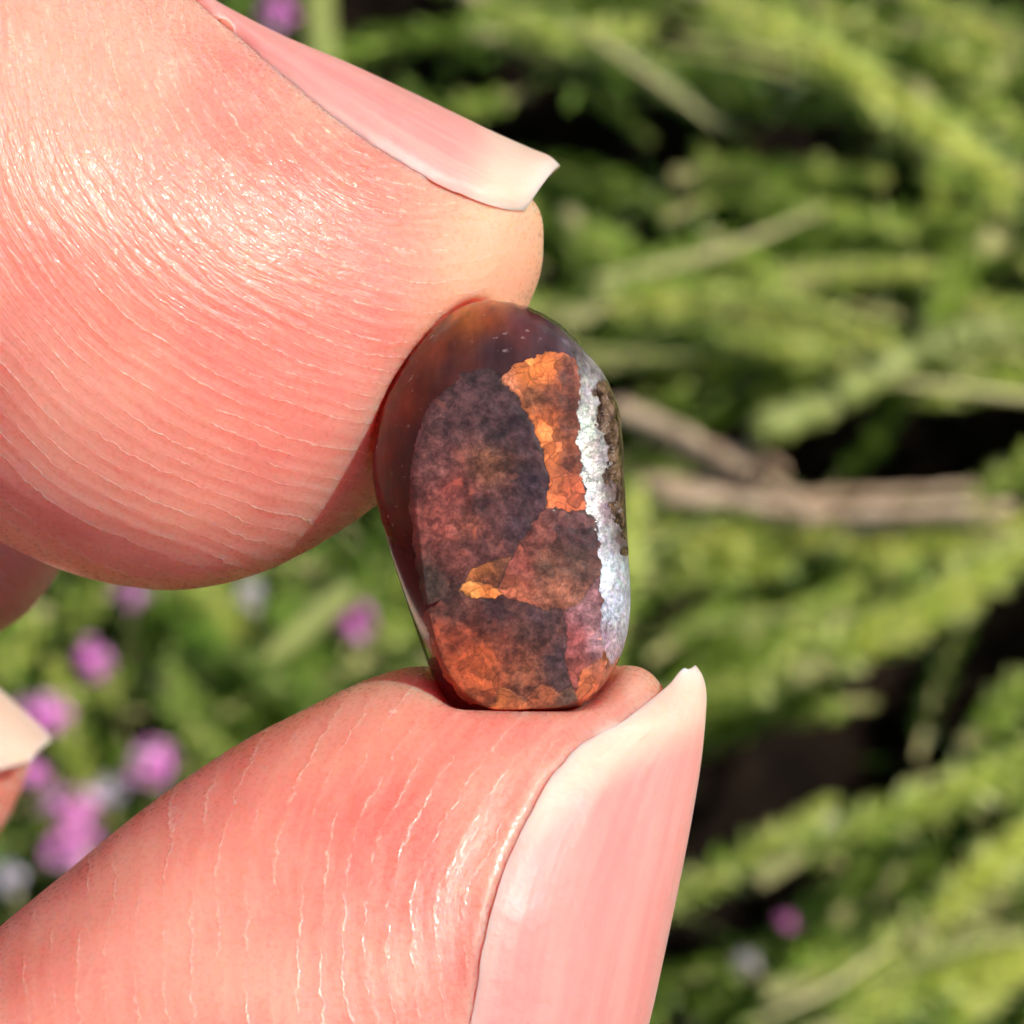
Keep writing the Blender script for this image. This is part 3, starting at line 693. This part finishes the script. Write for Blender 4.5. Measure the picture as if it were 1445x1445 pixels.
# ================================================================== THE PLANTS BEHIND
rng = random.Random(11)
def tube(V, F, pts, r0, r1, sides=5, spindle=False):
    base = len(V); n = len(pts)
    for i, p in enumerate(pts):
        t = (pts[min(i + 1, n - 1)] - pts[max(i - 1, 0)]).normalized()
        a = t.orthogonal().normalized(); b = t.cross(a); r = r0 + (r1 - r0) * (math.sin(math.pi * i / (n - 1)) if spindle else i / (n - 1))
        for k in range(sides):
            an = 2 * math.pi * k / sides; V.append(tuple(p + (a * math.cos(an) + b * math.sin(an)) * r))
    for i in range(n - 1):
        for k in range(sides):
            F.append((base + i * sides + k, base + i * sides + (k + 1) % sides, base + (i + 1) * sides + (k + 1) % sides, base + (i + 1) * sides + k))
def leaf(V, F, tone, p, d, side, L, wd, t):
    """small folded pointed leaf"""
    nrm = d.cross(side).normalized(); b = len(V)
    m = p + d * L * .45 + nrm * L * .10; e = p + d * L + nrm * L * .02
    V += [tuple(p), tuple(m + side * wd - nrm * wd * .4), tuple(e), tuple(m - side * wd - nrm * wd * .4), tuple(m)]
    F += [(b, b + 1, b + 4), (b + 1, b + 2, b + 4), (b + 2, b + 3, b + 4), (b + 3, b, b + 4)]
    tone += [t] * 5
def curve_pts(pts, n):
    a = spline([tuple(p) for p in pts], 8, False)
    s = np.concatenate([[0], np.cumsum(np.linalg.norm(np.diff(a, axis=0), axis=1))]); t = np.linspace(0, s[-1], n)
    return [Vector([float(np.interp(x, s, a[:, k])) for k in range(3)]) for x in t], s[-1]
def sprig_mesh(pts, L=.0030, wd=.00042, per=.00019, tone=.5, stem_r=.0006, rg=rng, start=.12, spread=1.0):
    """leafy heather shoot along a line of points (metres): stem faces first, then needles"""
    V, F, T = [], [], []
    cp, ln = curve_pts(pts, 9); tube(V, F, cp, stem_r, stem_r * .45); T += [.5] * len(V); ns = len(F)
    n = int(ln * (1 - start) / per)
    fine, _ = curve_pts(pts, 60)
    for i in range(n):
        s = start + (1 - start) * (i + rg.random()) / n
        k = min(int(s * 59), 58); p = fine[k]; t = (fine[k + 1] - fine[k]).normalized()
        a = t.orthogonal().normalized(); b = t.cross(a); an = i * 2.4 + rg.uniform(-.5, .5)
        out = a * math.cos(an) + b * math.sin(an)
        d = (out * (.95 * spread) + t * rg.uniform(.35, 1.1) + Vector((rg.uniform(-.25, .25), rg.uniform(-.25, .25), rg.uniform(-.1, .3)))).normalized()
        side = d.cross(out + t * .3 + Vector((.01, .02, .03))).normalized()
        tip = min(1.0, .35 + 2.2 * (1 - s), .5 + 3 * s)
        leaf(V, F, T, p, d, side, L * rg.uniform(.7, 1.15) * tip, wd * rg.uniform(.8, 1.2), min(1, max(0, tone + rg.uniform(-.3, .3) + .25 * (s - .5))))
    return V, F, T, ns
def sprig_obj(name, pts, parent, mat=None, **kw):
    org = pts[0]; loc = [p - org for p in pts]
    V, F, T, ns = sprig_mesh(loc, **kw)
    o = mesh_obj(name, V, F, [M_stem, mat or M_leaf], None, None, False, [0] * ns + [1] * (len(F) - ns))
    fattr(o, 'tone', T); o.parent = parent; o.matrix_parent_inverse = Matrix(); o.location = org - parent.location
    return o
def plant(name, at, label, cat, group=None):
    e = bpy.data.objects.new(name, None); COL.objects.link(e); e.location = at; e.empty_display_size = .01; tag(e, label, cat, group); return e
def bez(pxs, h0, h1, hm=None):
    n = len(pxs); return [ground_at(x, y, h0 + (h1 - h0) * i / (n - 1)) for i, (x, y) in enumerate(pxs)]

PL = {
 'top': plant('heather_plant', ground_at(1150, 120, 0), 'pale yellow-green heather bush with diagonal shoots, blurred behind the index fingernail', 'plant', 'heather behind the hand'),
 'mid': plant('heather_plant', ground_at(1150, 480, 0), 'yellow-green heather with level shoots above the brown twigs', 'plant', 'heather behind the hand'),
 'low': plant('heather_plant', ground_at(1150, 850, 0), 'bright green heather spreading just below the brown twigs', 'plant', 'heather behind the hand'),
 'foot': plant('heather_plant', ground_at(1250, 1300, 0), 'green heather with slanting shoots beside the thumbnail, lowest of the bushes', 'plant', 'heather behind the hand'),
 'flower': plant('flowering_plant', ground_at(250, 1000, 0), 'dense green plant with small pink-purple flower heads between index finger and thumb', 'plant'),
}
# shoots that can be followed one by one in the blur: pixels along the shoot, heights at both ends, tone, size
SHOOTS = [
 ('mid', [(790, 455), (900, 425), (1040, 440), (1160, 455), (1260, 490)], 34, 40, .95, 1.1), ('mid', [(800, 300), (860, 360), (960, 410), (1060, 430)], 30, 36, .85, 1.2), ('mid', [(850, 510), (980, 490), (1150, 500), (1200, 510)], 28, 30, .75, .8),
 ('mid', [(1000, 330), (1060, 380), (1120, 420)], 30, 36, .75, .9), ('mid', [(1090, 400), (1200, 385), (1330, 380)], 32, 35, .85, .8), ('mid', [(1000, 560), (960, 480), (900, 430)], 22, 30, .6, .9),
 ('top', [(930, -40), (1050, 20), (1180, 85), (1280, 160), (1360, 215), (1450, 265)], 42, 36, .95, 1.1), ('top', [(1290, 120), (1350, 200), (1420, 300)], 34, 36, .8, 1.0), ('top', [(1445, 60), (1380, 150), (1330, 260), (1310, 330)], 30, 22, .6, 1.0),
 ('top', [(650, -20), (720, 30), (820, 50), (920, 40)], 36, 36, .75, 1.0), ('top', [(800, 70), (900, 90), (1010, 110), (1100, 160)], 32, 30, .65, 1.0), ('top', [(950, 250), (1060, 250), (1130, 300)], 22, 26, .45, 1.0),
 ('top', [(1270, -30), (1340, 30), (1440, 60)], 38, 40, .7, .9), ('top', [(1400, 330), (1340, 400), (1320, 470)], 30, 34, .7, .9),
 ('low', [(870, 740), (980, 760), (1100, 745), (1190, 760)], 30, 34, .9, 1.1), ('low', [(880, 820), (1000, 800), (1120, 790)], 26, 30, .75, 1.0), ('low', [(1130, 760), (1260, 770), (1400, 750), (1460, 730)], 30, 34, .9, 1.0),
 ('low', [(1120, 950), (1240, 900), (1350, 840), (1460, 770)], 32, 38, .95, 1.1), ('low', [(1000, 960), (1120, 930), (1220, 920)], 26, 28, .7, 1.0), ('low', [(960, 1010), (1010, 930), (1070, 860)], 22, 28, .6, .9), ('low', [(1180, 880), (1210, 800), (1200, 740)], 24, 30, .7, .9),
 ('foot', [(1070, 1240), (1160, 1190), (1270, 1150), (1370, 1110), (1460, 1050)], 30, 38, .75, 1.0), ('foot', [(1290, 1330), (1370, 1250), (1460, 1170)], 34, 40, .9, 1.1), ('foot', [(1080, 1400), (1200, 1370), (1300, 1310), (1380, 1240)], 30, 34, .8, 1.0),
 ('foot', [(1130, 1470), (1240, 1420), (1340, 1370), (1460, 1330)], 34, 38, .85, 1.1), ('foot', [(1330, 1470), (1390, 1400), (1460, 1350)], 34, 38, .95, 1.0), ('foot', [(1360, 1050), (1420, 1000), (1470, 960)], 28, 34, .55, 1.0), ('foot', [(1180, 1300), (1260, 1240), (1330, 1200)], 22, 24, .4, .9),
 ('flower', [(560, 740), (540, 790), (515, 850)], 34, 40, .55, .9), ('flower', [(60, 860), (30, 900), (-10, 950)], 34, 38, .8, 1.0), ('flower', [(300, 1010), (280, 940), (300, 870)], 28, 36, .75, .9), ('flower', [(230, 960), (160, 970), (90, 960)], 30, 36, .85, .9),
 ('flower', [(380, 980), (330, 1000), (270, 1010)], 28, 34, .8, .9), ('flower', [(520, 930), (470, 960), (420, 990)], 26, 30, .6, .8),
]
for key, pxs, h0, h1, tone, sc in SHOOTS:
    sprig_obj('leafy_shoot', bez(pxs, h0, h1), PL[key], M_leafg if key == 'flower' else M_leaf, L=.0036 * sc, wd=.00044 * sc, per=.00009, tone=tone, stem_r=.0010)
# smaller shoots that fill the bushes, copies of a few
protos = []
for i in range(10):
    Ls = rng.uniform(.018, .034); bend = rng.uniform(-.3, .3)
    pts = [Vector((0, 0, 0)), Vector((Ls * .5, bend * Ls * .4, Ls * .06)), Vector((Ls, bend * Ls, -Ls * .04))]
    V, F, T, ns = sprig_mesh(pts, L=.0034, wd=.00042, per=.00012, tone=.1 + .08 * i)
    for mt, nm in ((M_leaf, 'leafy_shoot'), (M_leafg, 'leafy_shoot')):
        me = bpy.data.meshes.new(nm); me.from_pydata(V, [], F); me.materials.append(M_stem); me.materials.append(mt)
        me.polygons.foreach_set('material_index', [0] * ns + [1] * (len(F) - ns)); me.update()
        a = me.attributes.new('tone', 'FLOAT', 'POINT'); a.data.foreach_set('value', T)
        protos.append(me)
def in_dark(x, y, k=1.0): return any(((x - a) / (c * k)) ** 2 + ((y - b) / (d * k)) ** 2 < 1 for a, b, c, d in DARK)
count = 0
while count < 290:
    x, y = rng.uniform(-120, 1560), rng.uniform(-120, 1560)
    if 60 < x < 520 and (y < 740 and x < 500): continue
    if in_dark(x, y) and rng.random() < .93: continue
    h = rng.uniform(4, 30) if not in_dark(x, y, 1.3) else rng.uniform(1, 8)
    key = 'flower' if x < 640 else ('top' if y < 290 else 'mid' if y < 640 else 'low' if y < 1010 else 'foot')
    me = rng.choice([p for p in protos if p.materials[1] == (M_leafg if key == 'flower' else M_leaf)])
    az = rng.uniform(0, 2 * math.pi) if key == 'flower' else rng.gauss({'top': -.5, 'mid': .05, 'low': .35, 'foot': .6}[key], .35) + (math.pi if rng.random() < .4 else 0)
    el = rng.uniform(.1, 1.1) if key == 'flower' else rng.uniform(-.15, .5)
    root = ground_at(x, y, h)
    tip = root + Vector((math.cos(az) * math.cos(el), math.sin(az) * math.cos(el), math.sin(el))) * .024
    q = STAGE_M.inverted() @ tip * 1000; kq = PXMM * DIST / (DIST - q.z)
    if in_dark(722.5 + q.x * kq, 722.5 - q.y * kq, .85) and rng.random() < .9: continue
    o = bpy.data.objects.new('leafy_shoot', me); COL.objects.link(o); o.parent = PL[key]
    o.matrix_parent_inverse = Matrix()
    o.matrix_local = Matrix.Translation(root - PL[key].location) @ Matrix.Rotation(az, 4, 'Z') @ Matrix.Rotation(-el, 4, 'Y') @ Matrix.Rotation(rng.uniform(0, 6.28), 4, 'X') @ Matrix.Scale(rng.uniform(.75, 1.15), 4)
    count += 1
# thin pale stems that streak through the bushes
for i in range(64):
    key = ('top', 'mid', 'low', 'foot')[i % 4]; y0 = {'top': (-60, 280), 'mid': (300, 620), 'low': (650, 1000), 'foot': (1020, 1480)}[key]
    x, y = rng.uniform(700, 1400), rng.uniform(*y0); ln = rng.uniform(160, 420); sl = rng.gauss({'top': .45, 'mid': .02, 'low': -.3, 'foot': -.5}[key], .22)
    mid = (x + ln * .5, y + sl * ln * .5 + rng.uniform(-18, 18)); end = (x + ln, y + sl * ln)
    if in_dark(*mid) or in_dark(*end) or in_dark(x, y): continue
    h = rng.uniform(24, 44); cp, _ = curve_pts(bez([(x, y), mid, end], h, h + rng.uniform(-8, 8)), 10); org = cp[0].copy(); V, F = [], []
    tube(V, F, [p - org for p in cp], .00012, rng.uniform(.0003, .0007), 6, True)
    st = mesh_obj('stem', V, F, M_straw, PL[key]); st.matrix_parent_inverse = Matrix(); st.location = org - PL[key].location; fattr(st, 'tone', np.full(len(V), rng.random() * .75))
# low leaves close to the soil
V, F, T = [], [], []
for i in range(9000):
    x, y = rng.uniform(-250, 1700), rng.uniform(-250, 1700)
    if (in_dark(x, y, 1.15) or (x > 640 and rng.random() < .6)): continue
    p = ground_at(x, y, rng.uniform(0, 14)); d = Vector((rng.gauss(0, 1), rng.gauss(0, 1), rng.uniform(-.1, 1.2))).normalized()
    leaf(V, F, T, p, d, d.cross(Vector((rng.gauss(0, 1), rng.gauss(0, 1), rng.gauss(0, 1)))).normalized(), rng.uniform(.003, .0055), rng.uniform(.0005, .0010), rng.uniform(.0, .5))
uo = mesh_obj('undergrowth', V, F, M_leafg, None, None, False); fattr(uo, 'tone', T); uo['kind'] = 'stuff'
uo['label'] = 'tangle of small dark green leaves low over the soil'; uo['category'] = 'undergrowth'

# the heather goes on round the bushes, beyond the frame
def spread():
    rg = random.Random(5); protos_ = []
    for i in range(6):
        Ls = rg.uniform(.022, .034); b_ = rg.uniform(-.3, .3)
        V_, F_, T_, ns_ = sprig_mesh([Vector((0, 0, 0)), Vector((Ls * .5, b_ * Ls * .4, Ls * .06)), Vector((Ls, b_ * Ls, 0))], L=.0042, wd=.00095, per=.00042, tone=.25 + .1 * i, rg=rg)
        F4 = [f for f in F_ if len(f) == 3]; protos_.append((np.array(V_), np.array(F4), np.array(T_)))
    AV, AF, AT, base = [], [], [], 0
    c0 = ground_at(722, 722, 0)
    for i in range(4200):
        x, y = rg.uniform(-.42, .42), rg.uniform(-.3, .6); q = STAGE_M.inverted() @ Vector((x, y + 0, .02)) * 1000
        kq = PXMM * DIST / (DIST - q.z); u_, v_ = 722.5 + q.x * kq, 722.5 - q.y * kq
        if -330 < u_ < 1780 and -330 < v_ < 1780: continue
        if y < -.05 and abs(x) < .3: continue                     # where the photographer stands
        V_, F_, T_ = protos_[i % 6]
        m = np.array(Matrix.Rotation(rg.uniform(0, 6.28), 3, 'Z') @ Matrix.Rotation(-rg.uniform(.05, .9), 3, 'Y') @ Matrix.Rotation(rg.uniform(0, 6.28), 3, 'X')) * rg.uniform(1.0, 1.7)
        AV.append(V_ @ m.T + np.array([x, y, rg.uniform(.002, .018)])); AF.append(F_ + base); AT.append(T_); base += len(V_)
    o = mesh_obj('shrubbery', np.concatenate(AV), np.concatenate(AF), M_leaf, None, None, False); fattr(o, 'tone', np.concatenate(AT)); o['kind'] = 'stuff'
    o['label'] = 'heather spreading on all sides of the bushes'; o['category'] = 'shrubbery'
spread()

# flower heads on stalks (parts of the flowering plant)
def flower_mesh(name, rad, mat, seed, tall=1.0):
    rg = random.Random(seed); V, F, T = [], [], []
    for i in range(12):                                            # florets, five petals each
        z = 1 - 1.25 * (i + rg.random()) / 12; a = i * 2.39996 + rg.uniform(-.4, .4); r = math.sqrt(max(0, 1 - z * z))
        d = Vector((r * math.cos(a), r * math.sin(a), z * tall)).normalized(); c = d * rad * rg.uniform(.35, .85); u = d.orthogonal().normalized(); v = d.cross(u); tn = rg.uniform(.15, .85)
        for q in range(5):
            an = q * 1.2566 + rg.random(); d2 = (u * math.cos(an) + v * math.sin(an) + d * .45).normalized()
            leaf(V, F, T, c, d2, d2.cross(d).normalized(), rad * rg.uniform(.4, .6), rad * .17, min(1, max(0, tn + rg.uniform(-.15, .15))))
    me = bpy.data.meshes.new(name); me.from_pydata(V, [], F); me.materials.append(mat); me.update()
    a = me.attributes.new('tone', 'FLOAT', 'POINT'); a.data.foreach_set('value', T); return me
fm = [flower_mesh('flower_head', .0030, M_petal, s) for s in (1, 2, 3)]; fp = [flower_mesh('flower_head', .0030, M_pale, s, 1.6) for s in (4, 5)]
FLOW = [(395, 22, .95, 0), (183, 836, .9, 0), (130, 932, .85, 0), (505, 882, .9, 0), (62, 1012, 1.1, 0), (45, 1092, .8, 0), (215, 1082, 1.1, 0), (108, 1146, 1.35, 0), (96, 1205, 1.0, 0), (152, 1118, .7, 1), (12, 1240, .8, 1), (350, 842, .75, 1), (402, 872, .55, 1), (1110, 1300, .45, 0), (958, 1262, .5, 0), (1165, 1160, .6, 1), (1055, 1360, .6, 1), (1195, 875, .5, 1)]
for i, (x, y, s, pale) in enumerate(FLOW):
    par = PL['flower'] if x < 900 else PL['foot' if y > 1010 else 'low']
    o = bpy.data.objects.new('flower_head', (fp if pale else fm)[i % 2]); COL.objects.link(o); o.parent = par; o.matrix_parent_inverse = Matrix()
    h = 40 if x < 900 else 16; g0 = ground_at(x, y, h)
    o.matrix_local = Matrix.Translation(g0 - par.location) @ Matrix.Rotation(rng.uniform(-.4, .4), 4, 'X') @ Matrix.Rotation(rng.uniform(0, 6), 4, 'Z') @ Matrix.Scale(s * (.8 if pale else .86), 4)
    V, F = [], []
    tube(V, F, [Vector((0, 0, 0)), Vector((rng.uniform(-.003, .003), .002, -h * .0005)), Vector((rng.uniform(-.006, .006), .004, -h * .00098))], .0005, .0006)
    st = mesh_obj('flower_stalk', V, F, M_stem, par); st.matrix_parent_inverse = Matrix(); st.location = g0 - par.location

# dead twigs and smooth green stalks
def twig(name, pxs, h0, h1, r0, r1, mat, label, cat, group=None, sides=8):
    pts = bez(pxs, h0, h1); org = pts[0]
    cp, _ = curve_pts([p - org for p in pts], 26)
    cp = [p + Vector((rng.gauss(0, 1), rng.gauss(0, 1), rng.gauss(0, 1))) * r0 * .12 for p in cp]
    V, F = [], []; tube(V, F, cp, r0, r1, sides)
    F.append(tuple(range(sides))[::-1]); F.append(tuple(range(len(V) - sides, len(V))))
    o = mesh_obj(name, V, F, mat); o.location = org; fattr(o, 'tone', np.random.RandomState(3).rand(len(V)) * .5 + .3); tag(o, label, cat, group); return o
def dead_twig(lines, label):
    root = twig('dead_twig', *lines[0], M_twig, label, 'twig', 'dead twigs in the heather')
    for ln in lines[1:]:
        c = twig('side_shoot', *ln, M_twig, '', ''); del c['label'], c['category']
        w = c.location.copy(); c.parent = root; c.matrix_parent_inverse = Matrix(); c.location = w - root.location
dead_twig([([(860, 575), (930, 598), (1010, 640), (1090, 682), (1150, 735)], 34, 38, .0012, .0008),
           ([(900, 600), (990, 655), (1070, 690), (1130, 700)], 32, 35, .0011, .0006), ([(1000, 640), (1060, 640), (1110, 665)], 35, 33, .0009, .0005)],
          'pale brown twig slanting down from the stone towards the level twig')
dead_twig([([(930, 700), (1020, 702), (1120, 722), (1260, 722), (1430, 716)], 36, 38, .0010, .0007),
           ([(960, 690), (1080, 706), (1200, 698), (1380, 690)], 33, 35, .0009, .0005), ([(1080, 735), (1200, 742), (1330, 738), (1420, 745)], 33, 35, .0010, .0005), ([(900, 680), (1000, 685), (1090, 700)], 30, 34, .0010, .0007)],
          'long pale brown twig with thin side shoots lying level across the dark gap')
twig('green_stalk', [(1060, 610), (1150, 575), (1240, 530), (1290, 500)], 40, 42, .0019, .0017, M_blade, 'smooth pale green stalk slanting up across the heather', 'stalk')
twig('green_stalk', [(1290, 505), (1350, 478), (1440, 462)], 42, 44, .0021, .0017, M_blade, 'short yellow-green stalk end joined above the slanting stalk', 'stalk')
def blade(pxs, h0, h1, wd, label):
    cp, _ = curve_pts(bez(pxs, h0, h1), 20); org = cp[0].copy(); V, F = [], []
    for i, p in enumerate(cp):
        t = (cp[min(i + 1, 19)] - cp[max(i - 1, 0)]).normalized(); s = t.cross(BACK).normalized(); n = s.cross(t); w = wd * min(1, (20 - i) / 7) ** .6
        for q in (p - s * w, p - n * w * .5, p + s * w, p + n * w * .12): V.append(tuple(q - org))
    for i in range(19):
        for k in range(4): F.append((i * 4 + k, i * 4 + (k + 1) % 4, i * 4 + 4 + (k + 1) % 4, i * 4 + 4 + k))
    F += [(0, 1, 2, 3), (79, 78, 77, 76)]
    o = mesh_obj('grass_blade', V, F, M_blade); o.location = org; fattr(o, 'tone', np.full(len(V), .5)); tag(o, label, 'grass blade', 'grass blades by the flowers')
blade([(500, 825), (455, 862), (400, 910), (355, 950)], 44, 40, .0016, 'pale green grass blade slanting between the flower heads beside the stone')
blade([(448, -60), (446, 10), (450, 70), (455, 160)], 42, 38, .0020, 'upright green grass blade behind the index fingernail')
blade([(350, 960), (348, 900), (345, 830), (345, 760)], 24, 42, .0013, 'greyish upright stem under the pad of the index finger')
